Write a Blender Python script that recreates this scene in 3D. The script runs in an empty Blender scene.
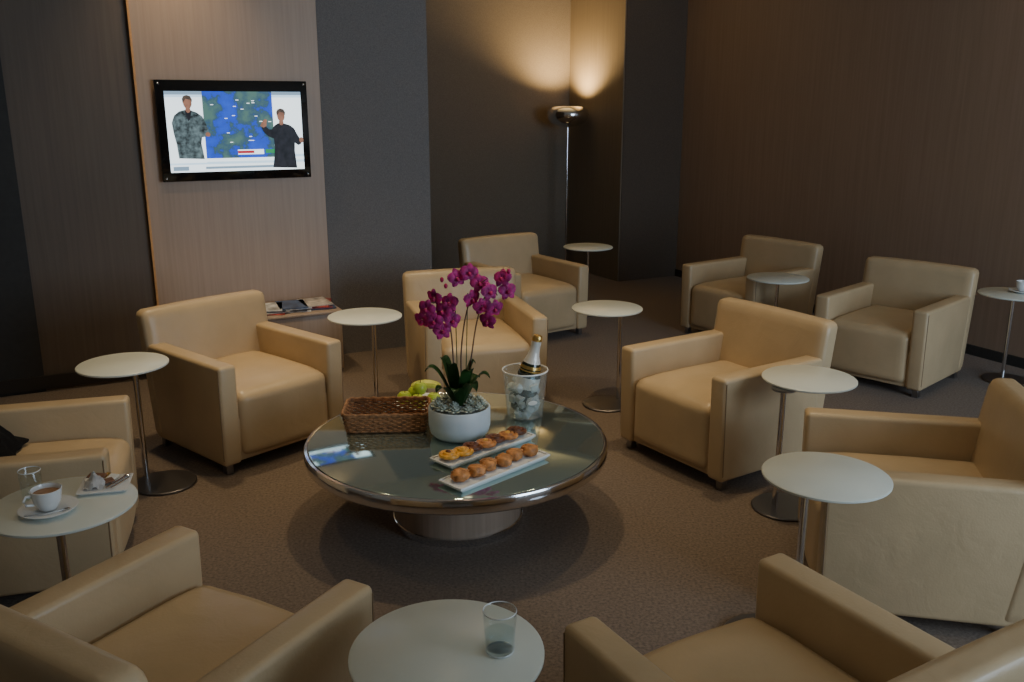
import bpy, bmesh, math, random
from mathutils import Vector, Matrix, Euler, noise
random.seed(7)
D=bpy.data; C=bpy.context
# ------------------------------------------------------------------ materials
def newmat(name):
    m=D.materials.new(name); m.use_nodes=True
    nt=m.node_tree; b=nt.nodes['Principled BSDF']; return m,nt,b
def simple(name,col,rough=.5,metal=0,noise_amt=.0,nscale=30,bump=0,bscale=200,trans=0,ior=1.45,emit=0,sheen=0,coat=0,spec=None,crease=0):
    m,nt,b=newmat(name)
    b.inputs['Roughness'].default_value=rough; b.inputs['Metallic'].default_value=metal
    b.inputs['IOR'].default_value=ior; b.inputs['Transmission Weight'].default_value=trans
    b.inputs['Coat Weight'].default_value=coat; b.inputs['Sheen Weight'].default_value=sheen
    if spec is not None: b.inputs['Specular IOR Level'].default_value=spec
    c=(*col,1); b.inputs['Base Color'].default_value=c
    if emit>0:
        b.inputs['Emission Color'].default_value=c; b.inputs['Emission Strength'].default_value=emit
        b.inputs['Base Color'].default_value=(0,0,0,1)
    tc=nt.nodes.new('ShaderNodeTexCoord')
    if noise_amt>0:
        n=nt.nodes.new('ShaderNodeTexNoise'); n.inputs['Scale'].default_value=nscale; n.inputs['Detail'].default_value=4
        r=nt.nodes.new('ShaderNodeValToRGB')
        lo=tuple(max(0,x*(1-noise_amt)) for x in col); hi=tuple(min(1,x*(1+noise_amt)) for x in col)
        r.color_ramp.elements[0].position=.3; r.color_ramp.elements[1].position=.7
        r.color_ramp.elements[0].color=(*lo,1); r.color_ramp.elements[1].color=(*hi,1)
        nt.links.new(tc.outputs['Object'],n.inputs['Vector']); nt.links.new(n.outputs['Fac'],r.inputs['Fac'])
        nt.links.new(r.outputs['Color'],b.inputs['Emission Color' if emit>0 else 'Base Color'])
    if bump>0:
        n2=nt.nodes.new('ShaderNodeTexNoise'); n2.inputs['Scale'].default_value=bscale; n2.inputs['Detail'].default_value=3
        bp=nt.nodes.new('ShaderNodeBump'); bp.inputs['Strength'].default_value=bump; bp.inputs['Distance'].default_value=.004
        nt.links.new(tc.outputs['Object'],n2.inputs['Vector']); nt.links.new(n2.outputs['Fac'],bp.inputs['Height'])
        if crease:
            n3=nt.nodes.new('ShaderNodeTexNoise'); n3.inputs['Scale'].default_value=7; n3.inputs['Detail'].default_value=3; n3.inputs['Distortion'].default_value=1.2
            b3=nt.nodes.new('ShaderNodeBump'); b3.inputs['Strength'].default_value=crease; b3.inputs['Distance'].default_value=.02
            nt.links.new(tc.outputs['Object'],n3.inputs['Vector']); nt.links.new(n3.outputs['Fac'],b3.inputs['Height']); nt.links.new(b3.outputs['Normal'],bp.inputs['Normal'])
        nt.links.new(bp.outputs['Normal'],b.inputs['Normal'])
    return m
def wood(name,c1,c2,rough=.5,sx=60,sz=1.6):
    m,nt,b=newmat(name); b.inputs['Roughness'].default_value=rough
    tc=nt.nodes.new('ShaderNodeTexCoord'); mp=nt.nodes.new('ShaderNodeMapping')
    mp.inputs['Scale'].default_value=(sx,sx,sz)
    n=nt.nodes.new('ShaderNodeTexNoise'); n.inputs['Scale'].default_value=1; n.inputs['Detail'].default_value=5; n.inputs['Roughness'].default_value=.6
    r=nt.nodes.new('ShaderNodeValToRGB'); r.color_ramp.elements[0].position=.33; r.color_ramp.elements[1].position=.68
    r.color_ramp.elements[0].color=(*c1,1); r.color_ramp.elements[1].color=(*c2,1)
    nt.links.new(tc.outputs['Object'],mp.inputs['Vector']); nt.links.new(mp.outputs['Vector'],n.inputs['Vector'])
    nt.links.new(n.outputs['Fac'],r.inputs['Fac']); nt.links.new(r.outputs['Color'],b.inputs['Base Color'])
    return m
def thin(name,tint,base=.04,edge=.7,diff=0):
    m=D.materials.new(name); m.use_nodes=True; nt=m.node_tree; nt.nodes.remove(nt.nodes['Principled BSDF'])
    out=nt.nodes['Material Output']; tr=nt.nodes.new('ShaderNodeBsdfTransparent'); gl=nt.nodes.new('ShaderNodeBsdfGlossy')
    tr.inputs['Color'].default_value=(*tint,1); gl.inputs['Roughness'].default_value=.05; gl.inputs['Color'].default_value=(.95,.97,1,1)
    lw=nt.nodes.new('ShaderNodeLayerWeight'); lw.inputs['Blend'].default_value=.5
    pw=nt.nodes.new('ShaderNodeMath'); pw.operation='POWER'; pw.inputs[1].default_value=4
    ma=nt.nodes.new('ShaderNodeMath'); ma.operation='MULTIPLY_ADD'; ma.inputs[1].default_value=edge; ma.inputs[2].default_value=base; ma.use_clamp=True
    nt.links.new(lw.outputs['Facing'],pw.inputs[0]); nt.links.new(pw.outputs[0],ma.inputs[0])
    mx=nt.nodes.new('ShaderNodeMixShader'); nt.links.new(ma.outputs[0],mx.inputs[0])
    nt.links.new(tr.outputs[0],mx.inputs[1]); nt.links.new(gl.outputs[0],mx.inputs[2])
    if diff:
        df=nt.nodes.new('ShaderNodeBsdfDiffuse'); df.inputs['Color'].default_value=(.85,.90,.92,1)
        m2=nt.nodes.new('ShaderNodeMixShader'); m2.inputs[0].default_value=diff
        nt.links.new(mx.outputs[0],m2.inputs[1]); nt.links.new(df.outputs[0],m2.inputs[2]); mx=m2
    nt.links.new(mx.outputs[0],out.inputs[0]); return m
M={}
M['leather']=simple('leather_tan',(.54,.40,.235),.34,noise_amt=.07,nscale=5,bump=.12,bscale=140,crease=.14)
M['leather_seam']=simple('leather_seam',(.28,.19,.11),.6)
M['chrome']=simple('chrome',(.78,.78,.79),.12,1)
M['steel']=simple('brushed_steel',(.35,.35,.36),.3,1)
M['basesteel']=simple('base_plate_steel',(.16,.15,.15),.35,.9)
M['darksteel']=simple('dark_steel',(.07,.065,.06),.35,.6)
M['frost']=simple('frosted_glass_white',(.68,.71,.64),.28,noise_amt=.02,nscale=8)
M['carpet']=simple('carpet_brown',(.165,.125,.095),.95,noise_amt=.32,nscale=90,bump=.5,bscale=320,sheen=.1,spec=.1)
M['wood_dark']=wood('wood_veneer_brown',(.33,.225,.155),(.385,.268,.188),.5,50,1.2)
M['wood_tv']=wood('wood_veneer_light',(.49,.34,.24),(.55,.39,.28),.45)
M['wood_edge']=simple('wood_edge_orange',(.75,.38,.14),.4,noise_amt=.1)
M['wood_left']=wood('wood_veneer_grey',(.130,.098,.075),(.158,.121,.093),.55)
M['fabric_grey']=simple('wall_fabric_grey',(.215,.197,.187),.9,noise_amt=.2,nscale=150,bump=.3,bscale=300)
M['fabric_dark']=simple('wall_fabric_dark',(.108,.079,.057),.9,noise_amt=.2,nscale=150,bump=.3,bscale=300)
M['fabric_alc']=simple('wall_fabric_alcove',(.18,.145,.108),.9,noise_amt=.2,nscale=150,bump=.3,bscale=300)
M['wood_rec']=wood('wood_recess',(.19,.15,.105),(.22,.175,.125),.5)
M['black']=simple('black_panel',(.040,.038,.035),.6,noise_amt=.1)
M['ceil']=simple('ceiling_paint',(.70,.67,.59),.9,noise_amt=.02)
M['wallp']=simple('wall_paint',(.44,.39,.32),.9,noise_amt=.04)
M['glosblack']=simple('tv_black_glass',(.008,.008,.009),.08)
M['porcelain']=simple('porcelain_white',(.78,.80,.80),.2,coat=.3,noise_amt=.01)
M['potw']=simple('pot_ceramic',(.60,.68,.72),.45,noise_amt=.02)
M['glass']=thin('clear_glass',(.95,.97,.97),.04)
M['bglass']=thin('bucket_acrylic',(.95,.97,.97),.05,.6,.07)
M['water']=thin('water',(.90,.95,.96),.04,.5)
M['ice']=thin('ice',(.93,.96,.97),.08,.5,.40)
M['tabletop']=simple('table_glass_mirror',(.45,.56,.53),.075,.88,noise_amt=.02,nscale=3)
M['tablewood']=wood('table_wood',(.36,.27,.20),(.44,.33,.25),.4)
M['bottle']=simple('bottle_glass_dark',(.012,.02,.01),.08,coat=.5)
M['foil_w']=simple('foil_white',(.8,.78,.72),.35,.2,bump=.4,bscale=90)
M['foil_g']=simple('foil_gold',(.75,.5,.16),.3,.9,bump=.4,bscale=90)
M['label']=simple('label_cream',(.75,.73,.68),.6,noise_amt=.03)
M['stem']=simple('orchid_stem',(.16,.09,.06),.5,noise_amt=.2)
M['leaf']=simple('orchid_leaf',(.035,.10,.026),.3,noise_amt=.3,nscale=12)
M['petal']=simple('orchid_petal',(.62,.045,.31),.5,noise_amt=.5,nscale=40)
M['lip']=simple('orchid_lip',(.42,.008,.10),.5,noise_amt=.3)
M['succ']=simple('succulent',(.52,.57,.49),.6,noise_amt=.3,nscale=40)
M['soil']=simple('pot_filling',(.30,.31,.28),.9,noise_amt=.4,nscale=60)
M['wick']=simple('wicker',(.30,.15,.07),.55,noise_amt=.5,nscale=60)
M['apple']=simple('green_apple',(.45,.56,.07),.3,noise_amt=.15,nscale=20)
M['banana']=simple('banana_peel',(.62,.62,.10),.45,noise_amt=.2,nscale=25)
M['pastry']=simple('pastry_golden',(.52,.22,.07),.45,noise_amt=.45,nscale=45,bump=.6,bscale=120)
M['pastry_d']=simple('pastry_dark',(.15,.05,.02),.4,noise_amt=.5,nscale=50,bump=.6,bscale=120)
M['pastry_o']=simple('pastry_apricot',(.75,.38,.06),.3,noise_amt=.3,nscale=50)
M['coffee']=simple('coffee_foam',(.32,.18,.09),.5,noise_amt=.3,nscale=60)
M['napkin']=simple('napkin_paper',(.80,.80,.80),.8,noise_amt=.03)
M['packet']=simple('sugar_packet_brown',(.20,.10,.06),.6,noise_amt=.3)
M['cloth']=simple('jacket_cloth',(.010,.010,.012),.8,noise_amt=.3,nscale=60)
M['bulb']=simple('lamp_emitter',(1,.62,.25),emit=6)
M['dl']=simple('downlight_emitter',(1,.78,.5),emit=4)
# ------------------------------------------------------------------ builder
class B:
    def __init__(s,name): s.name=name; s.bm=bmesh.new(); s.mats=[]
    def mi(s,k):
        if k not in s.mats: s.mats.append(k)
        return s.mats.index(k)
    def add(s,t,mat,mx=None,smooth=True):
        i=s.mi(mat)
        if mx is not None: bmesh.ops.transform(t,matrix=mx,verts=t.verts)
        bmesh.ops.recalc_face_normals(t,faces=t.faces)
        for f in t.faces: f.material_index=i; f.smooth=smooth
        me=D.meshes.new('tmp'); t.to_mesh(me); t.free(); s.bm.from_mesh(me); D.meshes.remove(me)
    def box(s,lo,hi,mat,bev=0,seg=2,mx=None):
        pts=[(x,y,z) for z in (lo[2],hi[2]) for (x,y) in ((lo[0],lo[1]),(hi[0],lo[1]),(hi[0],hi[1]),(lo[0],hi[1]))]
        s.hexa(pts,mat,bev,seg,mx)
    def hexa(s,p,mat,bev=0,seg=2,mx=None):
        t=bmesh.new(); v=[t.verts.new(q) for q in p]
        for f in ((3,2,1,0),(4,5,6,7),(0,1,5,4),(1,2,6,5),(2,3,7,6),(3,0,4,7)): t.faces.new([v[i] for i in f])
        if bev>0: bmesh.ops.bevel(t,geom=list(t.edges),offset=bev,segments=seg,profile=.5,affect='EDGES')
        s.add(t,mat,mx)
    def rb(s,c,size,r,mat,n=14,fn=None,mx=None):
        t=bmesh.new(); bmesh.ops.create_cube(t,size=2)
        bmesh.ops.subdivide_edges(t,edges=t.edges[:],cuts=n,use_grid_fill=True)
        h=Vector(size)/2
        for v in t.verts:
            q=v.co.copy()
            q=Vector([math.copysign(abs(a)**.75,a) for a in q])
            p=Vector((q.x*h.x,q.y*h.y,q.z*h.z))
            inn=Vector([max(-(h[k]-r),min(h[k]-r,p[k])) for k in range(3)])
            d=p-inn
            if d.length>1e-9:
                m=max(abs(d.x),abs(d.y),abs(d.z))
                p=inn+d.normalized()*m if m<r else inn+d.normalized()*r
            if fn: p=fn(p,q)
            v.co=p+Vector(c)
        s.add(t,mat,mx)
    def lathe(s,prof,mat,c=(0,0,0),seg=40,mx=None,sx=1,sy=1):
        t=bmesh.new(); rings=[]
        for r,z in prof:
            if r<1e-6: rings.append([t.verts.new((c[0],c[1],c[2]+z))])
            else: rings.append([t.verts.new((c[0]+sx*r*math.cos(2*math.pi*i/seg),c[1]+sy*r*math.sin(2*math.pi*i/seg),c[2]+z)) for i in range(seg)])
        for a,b in zip(rings,rings[1:]):
            for i in range(seg):
                j=(i+1)%seg
                if len(a)==1 and len(b)==1: continue
                if len(a)==1: t.faces.new((a[0],b[i],b[j]))
                elif len(b)==1: t.faces.new((a[i],a[j],b[0]))
                else: t.faces.new((a[i],a[j],b[j],b[i]))
        s.add(t,mat,mx)
    def tube(s,pts,rad,mat,seg=8,closed=False,mx=None):
        t=bmesh.new(); pts=[Vector(p) for p in pts]; n=len(pts)
        if not hasattr(rad,'__len__'): rad=[rad]*n
        rings=[]; up=Vector((0,0,1))
        for i,p in enumerate(pts):
            if closed: d=pts[(i+1)%n]-pts[i-1]
            else: d=pts[min(i+1,n-1)]-pts[max(i-1,0)]
            d.normalize(); u=up if abs(d.dot(up))<.95 else Vector((1,0,0))
            a=d.cross(u).normalized(); b=d.cross(a)
            rings.append([t.verts.new(p+(a*math.cos(2*math.pi*k/seg)+b*math.sin(2*math.pi*k/seg))*rad[i]) for k in range(seg)])
        m=n if closed else n-1
        for i in range(m):
            a=rings[i]; b=rings[(i+1)%n]
            for k in range(seg): t.faces.new((a[k],a[(k+1)%seg],b[(k+1)%seg],b[k]))
        if not closed: t.faces.new(rings[0]); t.faces.new(rings[-1][::-1])
        s.add(t,mat,mx)
    def ell(s,c,sc,mat,rot=(0,0,0),sub=3,nz=0,nf=20):
        t=bmesh.new(); bmesh.ops.create_icosphere(t,subdivisions=sub,radius=1)
        if nz:
            for v in t.verts: v.co*=1+nz*noise.noise(v.co*2+Vector(c)*nf)
        mx=Matrix.Translation(c)@Euler(rot).to_matrix().to_4x4()@Matrix.Diagonal((*sc,1))
        s.add(t,mat,mx)
    def poly(s,pts,mat):
        t=bmesh.new(); t.faces.new([t.verts.new(p) for p in pts]); i=s.mi(mat)
        for f in t.faces: f.material_index=i
        me=D.meshes.new('tmp'); t.to_mesh(me); t.free(); s.bm.from_mesh(me); D.meshes.remove(me)
    def sheet(s,rows,mat,thick=0):
        t=bmesh.new(); g=[[t.verts.new(p) for p in r] for r in rows]
        for a,b in zip(g,g[1:]):
            for i in range(len(a)-1): t.faces.new((a[i],a[i+1],b[i+1],b[i]))
        if thick: bmesh.ops.solidify(t,geom=t.faces[:],thickness=thick)
        s.add(t,mat)
    def mesh(s):
        me=D.meshes.new(s.name); s.bm.to_mesh(me); s.bm.free()
        for k in s.mats: me.materials.append(M[k])
        me.set_sharp_from_angle(angle=math.radians(42)); return me
    def done(s,loc=(0,0,0),rot=(0,0,0)):
        return place(s.name,s.mesh(),loc,rot)
def place(name,me,loc=(0,0,0),rot=(0,0,0)):
    o=D.objects.new(name,me); C.scene.collection.objects.link(o); o.location=loc; o.rotation_euler=rot; return o
# ------------------------------------------------------------------ room frame
O=Vector((-2.93,5.21,0)); e1=Vector((.89,.456,0)).normalized(); e2=Vector((e1.y,-e1.x,0))
def R(a,b,z=0): return O+e1*a+e2*b+Vector((0,0,z))
def rbox(bd,a0,a1,b0,b1,z0,z1,mat,bev=0):
    bd.hexa([R(a0,b0,z0),R(a1,b0,z0),R(a1,b1,z0),R(a0,b1,z0),R(a0,b0,z1),R(a1,b0,z1),R(a1,b1,z1),R(a0,b1,z1)],mat,bev)
H=3.1; AL=-1.2; AN=2.63; AM=5.17; AR=5.86; BR=-2.341; BM=-1.342; BF=7.6; T=.15
ANG=math.atan2(e1.y,e1.x)
def wall(name,*a): b=B(name); rbox(b,*a); return b.done()
fl=B('floor'); rbox(fl,AL-T,AR+T,BR-T,BF+T,-.1,0,'carpet'); fl.done()
ce=B('ceiling'); rbox(ce,AL-T,AR+T,BR-T,BF+T,H,H+.1,'ceil'); ce.done()
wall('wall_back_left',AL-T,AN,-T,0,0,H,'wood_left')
wall('wall_alcove_side',AN-T,AN,BR-T,-T,0,H,'fabric_dark')
wall('wall_alcove_back',AN,AM,BR-T,BR,0,H,'fabric_alc')
wc=B('wall_column'); rbox(wc,AM,AR,BR-T,BM,0,H,'fabric_dark'); rbox(wc,AM-.012,AM,BR,BM-.01,0,H,'wood_rec'); wc.done()
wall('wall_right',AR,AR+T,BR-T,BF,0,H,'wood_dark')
wall('wall_left',AL-T,AL,0,BF,0,H,'wallp')
wf=B('wall_front'); 
W0,W1=2.9,5.7
rbox(wf,AL-T,AR+T,BF,BF+T,0,.4,'wallp'); rbox(wf,AL-T,AR+T,BF,BF+T,2.8,H,'wallp')
rbox(wf,AL-T,W0,BF,BF+T,.4,2.8,'wallp'); rbox(wf,W1,AR+T,BF,BF+T,.4,2.8,'wallp'); wf.done()
wn=B('window_1')
for k in range(3):
    a=W0+k*(W1-W0)/2; rbox(wn,a-.03 if k else a,a+.03 if k<2 else a,BF+.03,BF+.10,.4,2.8,'darksteel')
rbox(wn,W0,W1,BF+.03,BF+.10,.4,.46,'darksteel'); rbox(wn,W0,W1,BF+.03,BF+.10,2.74,2.8,'darksteel'); wn.done()
wall('trim_1',AL,.09,0,.02,0,H,'black')
wall('trim_2',AL,.70,.02,.035,0.02,.10,'darksteel')
wp=B('wall_panel_tv'); rbox(wp,.780,1.880,0,.035,0,H,'wood_tv'); rbox(wp,.768,.780,0,.037,0,H,'wood_edge'); wp.done()
wall('wall_panel_fabric',1.886,AN+.005,0,.02,0,H,'fabric_grey')
wall('baseboard_right',AR-.012,AR,BM,BF,0,.07,'black')
# ceiling downlights
for (x,y,en,sz) in [(-1.45,4.5,115,78),(-.2,5.1,74,76),(1.05,4.15,90,72),(-.2,3.6,76,84),(.3,6.9,36,80),(-1.7,2.6,20,80),(1.4,2.6,20,80),(-1.9,5.4,48,86),(.0,1.2,14,100),(3.4,5.6,20,130)]:
    b=B('ceiling_downlight'); b.lathe([(.0,-.004),(.045,-.004),(.05,-.012),(.065,-.012),(.065,0)],'steel',seg=24); b.lathe([(0,-.006),(.044,-.006)],'dl',seg=24)
    b.done((x,y,H))
    l=D.lights.new('downlight_spot','SPOT'); l.energy=en; l.color=(1,.77,.46); l.spot_size=math.radians(sz); l.spot_blend=.95; l.shadow_soft_size=.07
    o=D.objects.new('downlight_spot',l); C.scene.collection.objects.link(o); o.location=(x,y,H-.03)
# daylight
l=D.lights.new('window_daylight','AREA'); l.shape='RECTANGLE'; l.size=2.7; l.size_y=2.3; l.energy=150; l.color=(.62,.80,1)
o=D.objects.new('window_daylight',l); C.scene.collection.objects.link(o); o.location=R((W0+W1)/2,BF+.12,1.6)
o.rotation_euler=(-e2).to_track_quat('-Z','Y').to_euler()
w=D.worlds.new('World'); C.scene.world=w; w.use_nodes=True
w.node_tree.nodes['Background'].inputs[0].default_value=(.6,.75,1,1); w.node_tree.nodes['Background'].inputs[1].default_value=.5
# ------------------------------------------------------------------ armchairs
def armchair_mesh():
    b=B('armchair'); W=.352; t=.093; ah=.535
    for sx in (-1,1):
        x0,x1=(W-t,W) if sx>0 else (-W,-W+t)
        b.hexa([(x0,-.36,.05),(x1,-.36,.05),(x1,.28,.05),(x0,.28,.05),(x0,-.37,ah),(x1,-.37,ah),(x1,.315,ah),(x0,.315,ah)],'leather',.018,4)
        xs=W*sx+.0005*sx
        b.tube([(xs-.001*sx,-.350,.08),(xs-.001*sx,-.360,ah-.02)],.002,'leather_seam',6)
    b.box((-W+t-.002,-.345,.055),(W-t+.002,.25,.27),'leather',.01,2)
    def f(p,q):
        if p.z>0: p.z+=.022*(1-q.x**2)*(1-q.y**2)+.006*noise.noise(Vector((p.x*9,p.y*9,2)))*(1-q.x**2)
        if q.y<-.5: p.y-=.012*(1-q.x**2)
        if p.z>0 and q.y<0: p.z-=.014*q.y**4
        return p
    b.rb((0,-.05,.235),(2*(W-t)-.004,.63,.325),.04,'leather',16,f)
    def g(p,q):
        z=p.z+.385
        p.y+= (z-.1)*.14
        if q.y<0: p.y-=.016*(1-q.x**2)*(1-q.z**2)
        if q.z>0: p.z+=.006*(1-q.x**2)
        return p
    b.rb((0,.250,.378),(2*W+.008,.098,.646),.032,'leather',16,g)
    for sx in (-1,1):
        for y in (-.31,.26): b.box((sx*.31-.018,y-.018,0),(sx*.31+.018,y+.018,.07),'steel',.002,1)
    return b.mesh()
cm=armchair_mesh()
chairs=[(-1.375,4.41,49),(-.235,5.20,16),(.08,6.74,34),(1.04,4.22,-56.6),(1.78,6.62,-54.7),(2.42,5.56,-46),(1.45,2.97,-101.8),(.605,1.70,-149.8),(-.83,1.865,150.7),(-1.84,3.108,106)]
for x,y,r in chairs: place('armchair',cm,(x,y,0),(0,0,math.radians(r)))
# ------------------------------------------------------------------ side tables
tabs=[((1.28,3.71),(-.14,-.11),(-.10,-.12),.198),((.998,2.658),(-.06,0),(-.17,-.06),.198),((.551,5.096),(.075,-.04),(0,-.12),.205),((-.82,4.891),(.05,-.03),(0,-.1),.205),
 ((-1.768,3.928),(.06,-.02),(.17,-.08),.197),((.631,7.42),(0,0),(0,-.05),.205),((1.81,6.034),(0,0),(0,-.05),.205),((3.13,5.50),(0,0),(0,-.05),.205),((-.14,1.705),(0,.02),(0,.0),.210),((-1.323,2.443),(-.02,0),(0,.05),.205)]
for (c,p,bs,tr) in tabs:
    b=B('side_table')
    b.lathe([(0,0),(.135,0),(.14,.004),(.14,.008),(.136,.012),(0,.014)],'basesteel',(bs[0],bs[1],0),48)
    b.lathe([(.0125,.012),(.0125,.543),(0,.543)],'chrome',(p[0],p[1],0),20)
    b.lathe([(0,.534),(.05,.534),(.05,.542),(0,.542)],'steel',(p[0],p[1],0),24)
    b.lathe([(0,.543),(tr-.004,.543),(tr,.546),(tr,.552),(tr-.004,.555),(0,.555)],'frost',(0,0,0),72)
    b.done((c[0],c[1],0))
# ------------------------------------------------------------------ coffee table
TX,TY,TZ=-.2275,3.50,.36
b=B('coffee_table')
b.lathe([(0,0),(.262,0),(.265,.005),(.265,.255),(0,.255)],'tablewood',seg=72)
b.lathe([(.268,.0),(.272,.0),(.272,.03),(.268,.032)],'chrome',seg=72)
b.lathe([(.0,.255),(.20,.255),(.20,.30),(0,.30)],'darksteel',seg=48)
b.lathe([(0,.296),(.57,.298),(.612,.302),(.618,.307),(.620,.315),(.620,.352),(.617,.358),(.608,.360),(.604,.357),(.0,.357)],'chrome',seg=110)
b.lathe([(.0,.3575),(.602,.3575),(.602,.359),(.600,.360),(0,.360)],'tabletop',seg=110)
b.done((TX,TY,0))
# basket
b=B('wicker_basket'); L,Wd,hh=.165,.105,.075
def rr(t,l,w,r=.03):
    per=[(l-r)*2,(w-r)*2,(l-r)*2,(w-r)*2]; arc=math.pi*r/2; tot=sum(per)+4*arc; d=(t%1)*tot
    segs=[((-(l-r),-w),(1,0)),((l,-(w-r)),(0,1)),((l-r,w),(-1,0)),((-l,w-r),(0,-1))]
    cs=[(l-r,-(w-r)),(l-r,w-r),(-(l-r),w-r),(-(l-r),-(w-r))]
    for k in range(4):
        if d<=per[k]:
            p0,dr=segs[k]; return Vector((p0[0]+dr[0]*d,p0[1]+dr[1]*d,0))
        d-=per[k]
        if d<=arc:
            a=-math.pi/2+k*math.pi/2+d/r; return Vector((cs[k][0]+r*math.cos(a),cs[k][1]+r*math.sin(a),0))
        d-=arc
    return Vector((-(l-r),-w,0))
ns=56
for k in range(8):
    z=.006+k*.0092; pts=[]; fl_=1+.08*z/.075
    for i in range(ns*4):
        t=i/(ns*4); p=rr(t,L*fl_,Wd*fl_); n=Vector((p.x/L,p.y/Wd,0)).normalized()
        pts.append(p+n*(.0028*math.sin(math.pi*t*ns+(k%2)*math.pi))+Vector((0,0,z)))
    b.tube(pts,.0042,'wick',5,True)
for i in range(ns):
    t=(i+.0)/ns; b.tube([rr(t,L,Wd)+Vector((0,0,.002)),rr(t,L*1.08,Wd*1.08)+Vector((0,0,hh))],.0022,'wick',5)
for dz in (0,.007):
    b.tube([rr(i/120,L*1.09,Wd*1.09)+Vector((0,0,hh+dz+.002*math.sin(i*1.3))) for i in range(120)],.006,'wick',6,True)
b.box((-L+.004,-Wd+.004,.001),(L-.004,Wd-.004,.006),'wick')
b.done((-.535,3.655,TZ),(0,0,.05))
# fruit
b=B('fruit_bowl')
b.lathe([(0,0),(.07,0),(.12,.012),(.122,.015),(.07,.006),(0,.004)],'porcelain',seg=40)
for (x,y,z,s) in [(-.07,-.03,.038,.034),(-.005,-.07,.036,.034),(-.03,.04,.040,.034),(.065,-.05,.038,.034),(.0,-.015,.080,.033)]:
    b.lathe([(0,-.75),(.3,-.88),(.7,-.72),(.98,-.1),(.93,.45),(.6,.82),(.25,.86),(.08,.74),(0,.68)],'apple',seg=20,mx=Matrix.Translation((x,y,z))@Matrix.Scale(s,4))
    b.tube([(x,y,z+.02),(x+.004,y,z+.038)],.0018,'stem',5)
for k in range(2):
    pts=[];rd=[]
    for i in range(13):
        a=-.9+1.8*i/12; pts.append((.02+.085*math.sin(a),.045+.026*k,.046+.032*math.cos(a)))
        q=i/12; rd.append(.004+.013*(math.sin(math.pi*min(max(q,.02),.98))**.5))
    b.tube(pts,rd,'banana',8)
b.done((-.42,3.93,TZ))
# platters
def platter(name,x,y,kind):
    b=B(name); ca=.235; cb=.062
    b.hexa([(-ca+.02,-cb+.012,0),(ca-.02,-cb+.012,0),(ca-.02,cb-.012,0),(-ca+.02,cb-.012,0),(-ca,-cb,.018),(ca,-cb,.018),(ca,cb,.018),(-ca,cb,.018)],'porcelain',.003,2)
    for (a0,a1,b0,b1) in ((-ca,ca,-cb,-cb+.008),(-ca,ca,cb-.008,cb),(-ca,-ca+.008,-cb,cb),(ca-.008,ca,-cb,cb)): b.box((a0,b0,.015),(a1,b1,.024),'porcelain',.002,2)
    if kind==0:
        n=7
        for i in range(n):
            px=-.185+.37*i/(n-1); m=['pastry_o','pastry_o','pastry_d','pastry','pastry_d','pastry','pastry_d'][i]
            pts=[];rd=[]
            for k in range(26):
                a=k*.5; r=.006+.0013*k; pts.append((px+r*math.cos(a),(.006*(-1)**i)+r*math.sin(a)*1.05,.034+.012*(1-k/26))); rd.append(.0085)
            b.tube(pts,rd,m,7); b.ell((px,.006*(-1)**i,.034),(.033,.036,.014),m,sub=2,nz=.2)
            b.ell((px,.006*(-1)**i,.05),(.012,.012,.006),'pastry_o' if i%2 else 'pastry_d',sub=2)
    else:
        n=6
        for i in range(n):
            px=-.175+.35*i/(n-1); py=.006*(-1)**i
            b.ell((px,py,.040),(.033,.034,.024),'pastry',(0,0,i),3,.22,40)
            for k in range(3): b.ell((px+(k-1)*.016,py,.058-.004*abs(k-1)),(.007,.024,.006),'pastry',(0,0,.5),2,.15)
    return b.done((x,y,TZ),(0,0,math.radians(45.5)))
platter('pastry_platter',-.11,3.345,0); platter('pastry_platter',-.060,3.135,1)
# champagne bucket
bx,by=.057,3.76
b=B('ice_bucket')
b.lathe([(0,0),(.074,0),(.078,.004),(.098,.205),(.101,.215),(.098,.218),(.094,.212),(.074,.01),(.070,.007),(0,.007)],'bglass',seg=56)
b.lathe([(.0995,.211),(.102,.214),(.101,.218),(.0975,.2185),(.0955,.215)],'porcelain',seg=56)
for i in range(60):
    z=.02+random.random()*.145; r=(.35+.65*random.random()**.5)*(.050+z*.08); a=random.random()*6.28
    rt=Euler((random.random()*3,random.random()*3,random.random()*3)).to_matrix().to_4x4()
    s=.012+random.random()*.005
    b.box((-s,-s,-s),(s,s,s),'ice',.003,2,Matrix.Translation((r*math.cos(a),r*math.sin(a),z))@rt)
b.ell((.032,-.087,.09),(.022,.0015,.010),'label',(-.1,0,.37),2)
b.done((bx,by,TZ))
b=B('champagne_bottle')
b.lathe([(0,0),(.040,0),(.045,.006),(.046,.02),(.046,.155),(.042,.185),(.034,.21)],'bottle',seg=36)
b.lathe([(.0345,.206),(.030,.222),(.0235,.240),(.020,.262),(.0185,.285),(.0195,.288),(.0195,.304)],'foil_w',seg=30)
b.lathe([(.0195,.304),(.0205,.306),(.0205,.320),(.016,.328),(0,.330)],'foil_g',seg=30)
b.lathe([(.0465,.10),(.0465,.150)],'label',seg=36); b.lathe([(.0435,.176),(.039,.200)],'foil_g',seg=36)
o=b.done((bx-.016,by,TZ+.035),(0,math.radians(12),0)); o.scale=(1.12,1.12,1.04)
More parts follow.
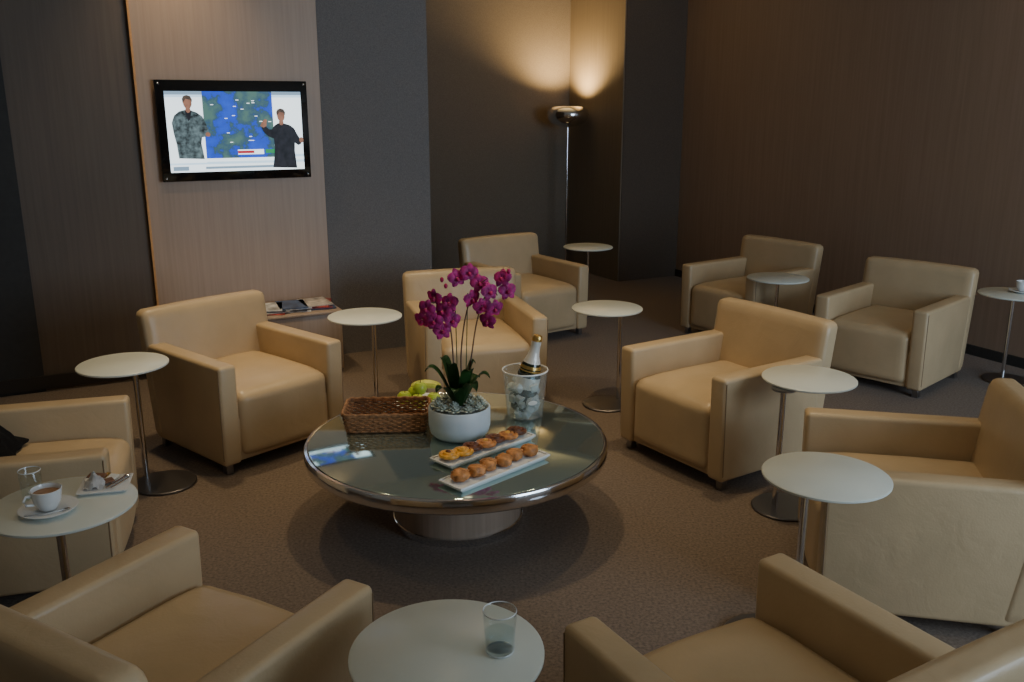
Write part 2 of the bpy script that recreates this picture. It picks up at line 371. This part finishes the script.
# orchid
b=B('potted_orchid')
b.lathe([(0,0),(.095,0),(.105,.004),(.120,.02),(.128,.05),(.128,.125),(.124,.13),(.118,.125),(.116,.10),(0,.10)],'potw',seg=56)
b.lathe([(.117,.105),(.08,.122),(0,.128)],'soil',seg=40)
for i in range(17):
    if i<11: a=i*2*math.pi/11; r=.092
    else: a=i*2.1; r=.045
    cx,cy=r*math.cos(a),r*math.sin(a)
    for ring,(n,rr_,tl) in enumerate(((7,.019,.25),(6,.011,.8),(3,.004,1.25))):
        for k in range(n):
            q=k*2*math.pi/n+ring; b.ell((cx+rr_*math.cos(q),cy+rr_*math.sin(q),.135+.006*ring),(.014,.007,.0035),'succ',(0,-tl,q),1)
def leaf(az,ln,h0,droop,wd=.028):
    rows=[]
    for i in range(12):
        t=i/11; r=.012+ln*t*(1-.15*t); z=.125+h0*math.sin(t*math.pi*.62)-droop*t*t
        w=wd*(math.sin(math.pi*(.08+.92*t))**.55)*(1 if t<1 else .05)
        c=Vector((r*math.cos(az),r*math.sin(az),z)); sd=Vector((-math.sin(az),math.cos(az),0))
        rows.append([c-sd*w+Vector((0,0,.006)),c-sd*w*.5+Vector((0,0,.001)),c-Vector((0,0,.002)),c+sd*w*.5+Vector((0,0,.001)),c+sd*w+Vector((0,0,.006))])
    b.sheet(rows,'leaf',.002)
for az,ln,h0,dr in [(-.2,.14,.16,.02),(.9,.14,.12,.02),(2.0,.13,.15,.03),(3.1,.15,.18,.02),(3.9,.13,.12,.03),(4.6,.11,.12,.03),(5.4,.13,.15,.05),(-1.0,.11,.18,.0),(2.6,.09,.20,0),(.3,.07,.19,0),(4.2,.07,.2,0)]: leaf(az,ln,h0,dr)
def flower(c,dr,s=1):
    dr=Vector(dr).normalized(); q=dr.to_track_quat('Z','Y').to_matrix().to_4x4()
    mx=Matrix.Translation(c)@q@Matrix.Rotation(random.uniform(-.3,.3),4,'Z')@Matrix.Scale(s,4)
    for k in range(5):
        a=math.pi/2+k*2*math.pi/5; wide=.021 if k in (1,4) else .014; ln=.036
        rows=[]
        for i in range(7):
            t=i/6; w=wide*(math.sin(math.pi*(.06+.9*t))**.7); r=.003+ln*t; z=.006*math.sin(t*2.6)-.006*t*t
            cc=Vector((r*math.cos(a),r*math.sin(a),z)); sd=Vector((-math.sin(a),math.cos(a),0))
            rows.append([mx@(cc-sd*w+Vector((0,0,-.003))),mx@(cc+Vector((0,0,.002))),mx@(cc+sd*w+Vector((0,0,-.003)))])
        b.sheet(rows,'petal',.0006)
    b.ell(mx@Vector((0,-.006,.008)),(.008*s,.010*s,.009*s),'lip',sub=2)
def stem(pts):
    P=[Vector(p) for p in pts]; out=[]
    for i in range(len(P)-1):
        p0=P[max(i-1,0)];p1=P[i];p2=P[i+1];p3=P[min(i+2,len(P)-1)]
        for k in range(8):
            t=k/8; out.append(.5*((2*p1)+(-p0+p2)*t+(2*p0-5*p1+4*p2-p3)*t*t+(-p0+3*p1-3*p2+p3)*t**3))
    out.append(P[-1]); b.tube(out,[.0040-.0018*i/len(out) for i in range(len(out))],'stem',6); return out
s1=stem([(-.01,.0,.12),(-.02,.0,.30),(-.03,-.01,.46),(-.06,-.02,.56),(-.11,-.04,.57)])
s2=stem([(.02,.0,.12),(.01,.0,.32),(.03,-.01,.50),(.07,-.03,.62),(.12,-.05,.67)])
s3=stem([(.02,.0,.12),(.05,.01,.32),(.08,.0,.50),(.13,-.02,.63),(.16,-.04,.60)])
b.tube([(-.005,.01,.12),(-.01,.01,.55)],.002,'leaf',5); b.tube([(.025,.01,.12),(.04,.01,.6)],.002,'leaf',5)
fl=[(-.12,-.05,.55),(-.09,-.06,.50),(-.055,-.05,.54),(-.14,-.03,.50),(-.09,-.03,.59),(-.03,-.03,.57),(-.06,-.05,.46),(-.02,-.04,.50),
    (.06,-.05,.59),(.10,-.06,.56),(.13,-.06,.62),(.15,-.05,.55),(.09,-.04,.65),(.00,-.03,.67),(.05,-.03,.69),(.12,-.05,.50),(.18,-.04,.67),(.20,-.04,.62)]
for x,y,z in fl:
    flower((x,y,z),(random.uniform(-.7,.7)+x,-1,random.uniform(-.4,.5)),1.0)
    b.tube([(x,y+.004,z),(x*.8,y+.03,z-.005)],.0014,'stem',5)
for p in [(-.045,-.02,.635),(-.06,-.02,.66),(.205,-.05,.70)]: b.ell(p,(.008,.008,.011),'lip',sub=2)
b.done((-.218,3.53,TZ))
# ------------------------------------------------------------------ small things on side tables
TT=.555
b=B('water_glass')
b.lathe([(.0,.001),(.028,.001),(.031,.004),(.0365,.098),(.0358,.0995),(.0346,.098),(.0300,.012),(0,.010)],'glass',seg=48)
b.lathe([(.0362,.097),(.0368,.0985),(.0358,.100),(.0346,.0985)],'porcelain',seg=48)
b.lathe([(0,.0115),(.0290,.0135),(.0318,.048),(0,.048)],'water',seg=48)
b.lathe([(.0285,.001),(.0305,.003),(.0290,.006)],'porcelain',seg=48); b.done((-.026,1.70,TT))
def cup(loc,rot=0,spoon=True):
    b=B('coffee_cup')
    b.lathe([(0,.004),(.03,.004),(.035,0),(.045,.003),(.078,.014),(.080,.017),(.076,.018),(.04,.009),(0,.008)],'porcelain',seg=48)
    b.lathe([(0,.010),(.022,.010),(.025,.014),(.036,.035),(.041,.065),(.0425,.072),(.0405,.073),(.038,.064),(.034,.04),(0,.025)],'porcelain',seg=48)
    b.lathe([(0,.060),(.0375,.060)],'coffee',seg=40)
    b.tube([(.038,0,.062),(.055,0,.062),(.062,0,.050),(.056,0,.036),(.036,0,.032)],.004,'porcelain',8)
    if spoon:
        b.tube([(-.02,.054,.017),(.03,.056,.020),(.075,.045,.026)],.0022,'chrome',6); b.ell((-.032,.053,.017),(.014,.009,.003),'chrome',(0,0,0),2)
    b.done(loc,(0,0,rot))
cup((-1.335,2.385,TT),-2.4)
b=B('drinking_glass')
b.lathe([(0,.001),(.026,.001),(.028,.003),(.031,.088),(.030,.0895),(.0292,.088),(.026,.008),(0,.007)],'glass',seg=40)
b.lathe([(.0307,.087),(.0313,.0885),(.030,.090),(.0292,.0885)],'porcelain',seg=40)
b.done((-1.43,2.48,TT))
b=B('condiment_tray')
b.hexa([(-.060,-.055,0),(.060,-.055,0),(.060,.055,0),(-.060,.055,0),(-.074,-.068,.012),(.074,-.068,.012),(.074,.068,.012),(-.074,.068,.012)],'porcelain',.003,2)
b.tube([(.01,-.055,.018),(.055,.03,.018)],.003,'chrome',6); b.ell((.058,.038,.018),(.012,.009,.003),'chrome',(0,0,1),2)
b.tube([(.025,-.058,.018),(.066,.015,.018)],.0025,'chrome',6)
for x,y,z,r,m in [(-.035,.03,0,.3,'napkin'),(-.01,.04,.002,.9,'foil_g'),(.015,.02,.004,1.3,'label'),(.0,-.01,.006,.5,'packet'),(-.03,.045,.006,-.3,'packet')]:
    b.box((-.028,-.014,0),(.028,.014,.005),m,.002,1,Matrix.Translation((x,y,.014+z))@Matrix.Rotation(r,4,'Z')@Matrix.Rotation(.12,4,'X'))
rows=[]
for i in range(9):
    rows.append([Vector((-.055+.06*j/8,-.050+.07*i/8,.014+.045*max(0,1-abs(i-4)/4.5)*max(0,1-abs(j-4)/5)+.006*math.sin(i*2.1+j*1.7))) for j in range(9)])
b.sheet(rows,'napkin',.001); b.done((-1.248,2.56,TT),(0,0,.25))
cup((3.19,5.52,TT),1,False)
# ------------------------------------------------------------------ magazine box
b=B('magazine_table')
b.box((-.25,-.19,.03),(.25,.19,.40),'tablewood',.008,2); b.box((-.26,-.2,.40),(.26,.2,.415),'tablewood',.004,2)
for x in (-.2,.2):
    for y in (-.15,.15): b.box((x-.02,y-.02,0),(x+.02,y+.02,.035),'darksteel')
b.done(R(1.58,.27),(0,0,ANG))
cols=[(.5,.08,.06),(.6,.6,.58),(.06,.10,.2),(.5,.45,.4),(.04,.04,.05),(.35,.12,.15),(.08,.1,.12),(.55,.55,.58)]
b=B('magazines')
for i in range(12):
    k='mag%d'%(i%8)
    if k not in M: M[k]=simple('magazine_cover_%d'%(i%8),cols[i%8],.35,noise_amt=.6,nscale=18)
    st=i%3; z=.0005+(i//3)*.008
    b.box((-.09,-.125,z),(.09,.125,z+.007),k,.001,1,Matrix.Translation((-.15+.155*st-.01*(i//3),.01*((i*7)%3-1),0))@Matrix.Rotation(-.35+.12*((i*5)%4),4,'Z')@Matrix.Rotation(0,4,'Y'))
b.done(R(1.58,.27,.4155),(0,0,ANG))
# jacket on left chair
b=B('jacket')
rows=[]
for i in range(22):
    r=[]
    for j in range(18):
        u=i/21-.5; v=j/17-.5
        z=.03+.11*math.exp(-((u*2.6)**2+(v*2.4)**2)*1.4)+.02*noise.noise(Vector((u*7,v*7,1)))*1.5
        e=min(1,(0.5-max(abs(u),abs(v)))*8); r.append(Vector((u*.24+.02*noise.noise(Vector((u*5,v*5,5))),v*.28,.004+z*max(e,.0))))
    rows.append(r)
b.sheet(rows,'cloth',.004); b.done((-1.975,3.14,.421),(0,0,.28))
# ------------------------------------------------------------------ floor lamp
b=B('floor_lamp')
b.lathe([(0,0),(.14,0),(.15,.006),(.15,.014),(.03,.026),(0,.026)],'chrome',seg=48)
b.lathe([(.011,.02),(.011,1.50)],'chrome',seg=16)
b.lathe([(0,1.475),(.03,1.477),(.10,1.485),(.165,1.515),(.200,1.56),(.208,1.60),(.198,1.64),(.165,1.67),(.130,1.678),(.125,1.67),(.17,1.64),(.18,1.59),(.12,1.52),(0,1.50)],'chrome',seg=64)
b.lathe([(0,1.53),(.05,1.54),(.05,1.57),(0,1.58)],'bulb',seg=24)
LX,LY=.555,9.23
b.done((LX,LY,0))
l=D.lights.new('lamp_uplight','SPOT'); l.energy=125; l.color=(1,.70,.33); l.spot_size=math.radians(138); l.spot_blend=.8; l.shadow_soft_size=.04
o=D.objects.new('lamp_uplight',l); C.scene.collection.objects.link(o); o.location=(LX,LY,1.675); o.rotation_euler=(math.pi,0,0)
# ------------------------------------------------------------------ television
def emi(k,col,s=1.0,na=0,ns=30): M[k]=simple('tv_'+k,col,emit=s,noise_amt=na,nscale=ns)
emi('sw',(.55,.76,.95),1.7,.08,3); emi('sw2',(.80,.91,1),2.0,.05,3); emi('sred',(.6,.03,.05),1); emi('sgrn',(.04,.35,.12),1)
emi('sblk',(.014,.014,.02),1,.6,30); emi('sskin',(.36,.17,.11),1,.3,25); emi('sgry',(.09,.13,.14),1,.98,38); emi('shair',(.10,.07,.05),1,.4); emi('sbar',(.32,.48,.65),1)
m,nt,bs=newmat('tv_weather_map'); bs.inputs['Base Color'].default_value=(0,0,0,1)
tc=nt.nodes.new('ShaderNodeTexCoord'); n=nt.nodes.new('ShaderNodeTexNoise'); n.inputs['Scale'].default_value=5.5; n.inputs['Detail'].default_value=10; n.inputs['Roughness'].default_value=.6
r=nt.nodes.new('ShaderNodeValToRGB'); r.color_ramp.interpolation='LINEAR'
r.color_ramp.elements[0].color=(.02,.08,.62,1); r.color_ramp.elements[0].position=.40; r.color_ramp.elements[1].position=.525; r.color_ramp.elements[1].color=(.03,.08,.13,1)
e=r.color_ramp.elements.new(.62); e.color=(.07,.15,.13,1); e=r.color_ramp.elements.new(.505); e.color=(.015,.06,.5,1)
nt.links.new(tc.outputs['Object'],n.inputs['Vector']); nt.links.new(n.outputs['Fac'],r.inputs['Fac']); nt.links.new(r.outputs['Color'],bs.inputs['Emission Color']); bs.inputs['Emission Strength'].default_value=1.4
M['smap']=m
b=B('television')
TA,TZc=1.325,1.535; fb=.085
rbox(b,TA-.455,TA+.455,.045,fb,TZc-.30,TZc+.30,'glosblack',.004); rbox(b,TA-.3,TA+.3,.036,.046,TZc-.2,TZc+.2,'darksteel')
lay=[0]
def tp(u,v):
    return R(TA+(u-232)/152*.91, fb+.0004*(lay[0]+1), TZc+(131.5-v+ (u-232)*-.045)/97*.6)
def tpoly(px,mat): lay[0]+=1; b.poly([tp(u,v) for u,v in px],mat)
def tell(cu,cv,ru,rv,mat): lay[0]+=1; b.poly([tp(cu+ru*math.cos(a*math.pi/10),cv+rv*math.sin(a*math.pi/10)) for a in range(20)],mat)
def trect(x0,x1,z0,z1,mat): lay[0]+=1; b.poly([R(TA+x,fb+.0004*(lay[0]+1),TZc+z) for x,z in ((x0,z0),(x1,z0),(x1,z1),(x0,z1))],mat)
trect(-.405,.412,-.245,.235,'sw'); trect(-.405,-.19,-.19,.20,'sw2'); trect(.23,.412,-.15,.20,'sw2')
trect(-.19,.23,-.165,.235,'smap'); trect(-.405,-.19,.215,.235,'sbar'); trect(.23,.412,.215,.235,'sbar')
trect(-.405,.412,-.185,-.165,'sw2'); trect(-.405,.412,-.245,-.20,'sw2')
trect(.0,.16,-.145,-.115,'sw2'); trect(.0,.10,-.138,-.122,'sred'); trect(.17,.23,-.14,-.115,'sgrn'); trect(-.39,-.30,-.235,-.21,'sbar'); trect(-.2,.3,-.228,-.214,'sbar')
random.seed(3)
for i in range(18):
    x=random.uniform(-.15,.20); z=random.uniform(-.08,.20); trect(x,x+.018,z,z+.004,'sw2')
# patterned presenter, half turned towards the map
tpoly([(173,160),(172,147),(170,136),(169,126),(172,119),(177,115),(182,113.5),(188,113.5),(194,115.5),(199,119),(202,126),(204,133),(202,138),(197,139),(196,145),(198,160)],'sgry')
tpoly([(182,113.5),(189,113.5),(187,122),(185,124)],'sblk'); tell(185.5,113,2.4,3,'sskin'); tell(185.5,106.5,4.2,5.8,'sskin')
tpoly([(181,107),(180.6,103),(182,100.4),(185,99.2),(188.5,100),(190.3,103),(190,106),(188.6,103.6),(184,102.8)],'shair'); tell(203,136,2.4,2.2,'sskin')
# interpreter in a dark suit, both hands raised
tpoly([(267,167),(269,155),(270,145),(269.5,138),(264,136),(259.5,132),(257.5,128),(259,125.5),(262,126),(265,129),(268,129),(271,125),(275,122.5),(281,122.5),(287,124),(291.5,127),(294,132),(297,137),(299,139),(298,142.5),(295,144),(291.5,141.5),(291,150),(292.5,167)],'sblk')
tell(278.3,121.5,2.4,3,'sskin'); tell(278.3,115,4.0,5.8,'sskin')
tpoly([(274,115),(273.6,111.5),(275,109),(278,107.8),(281.4,108.6),(283,111.5),(282.7,114.5),(281,111.8),(277,111.2)],'shair')
tpoly([(256,126),(258.5,121.5),(261,119),(263.5,119.5),(263,122.5),(262.5,126),(259.5,127.5)],'sskin'); tell(298.5,138.5,2.3,2.8,'sskin')
for x in (-.435,.435):
    for z in (-.28,.28): b.ell(R(TA+x,fb+.001,TZc+z),(.008,.008,.008),'chrome',sub=2)
b.done()
# ------------------------------------------------------------------ camera
cam=D.cameras.new('camera'); cam.sensor_width=36; cam.lens=36*900/1024; cam.clip_start=.05
co=D.objects.new('camera',cam); C.scene.collection.objects.link(co); co.location=(0,0,1.69); co.rotation_euler=(math.radians(90-14.7),0,0)
C.scene.camera=co
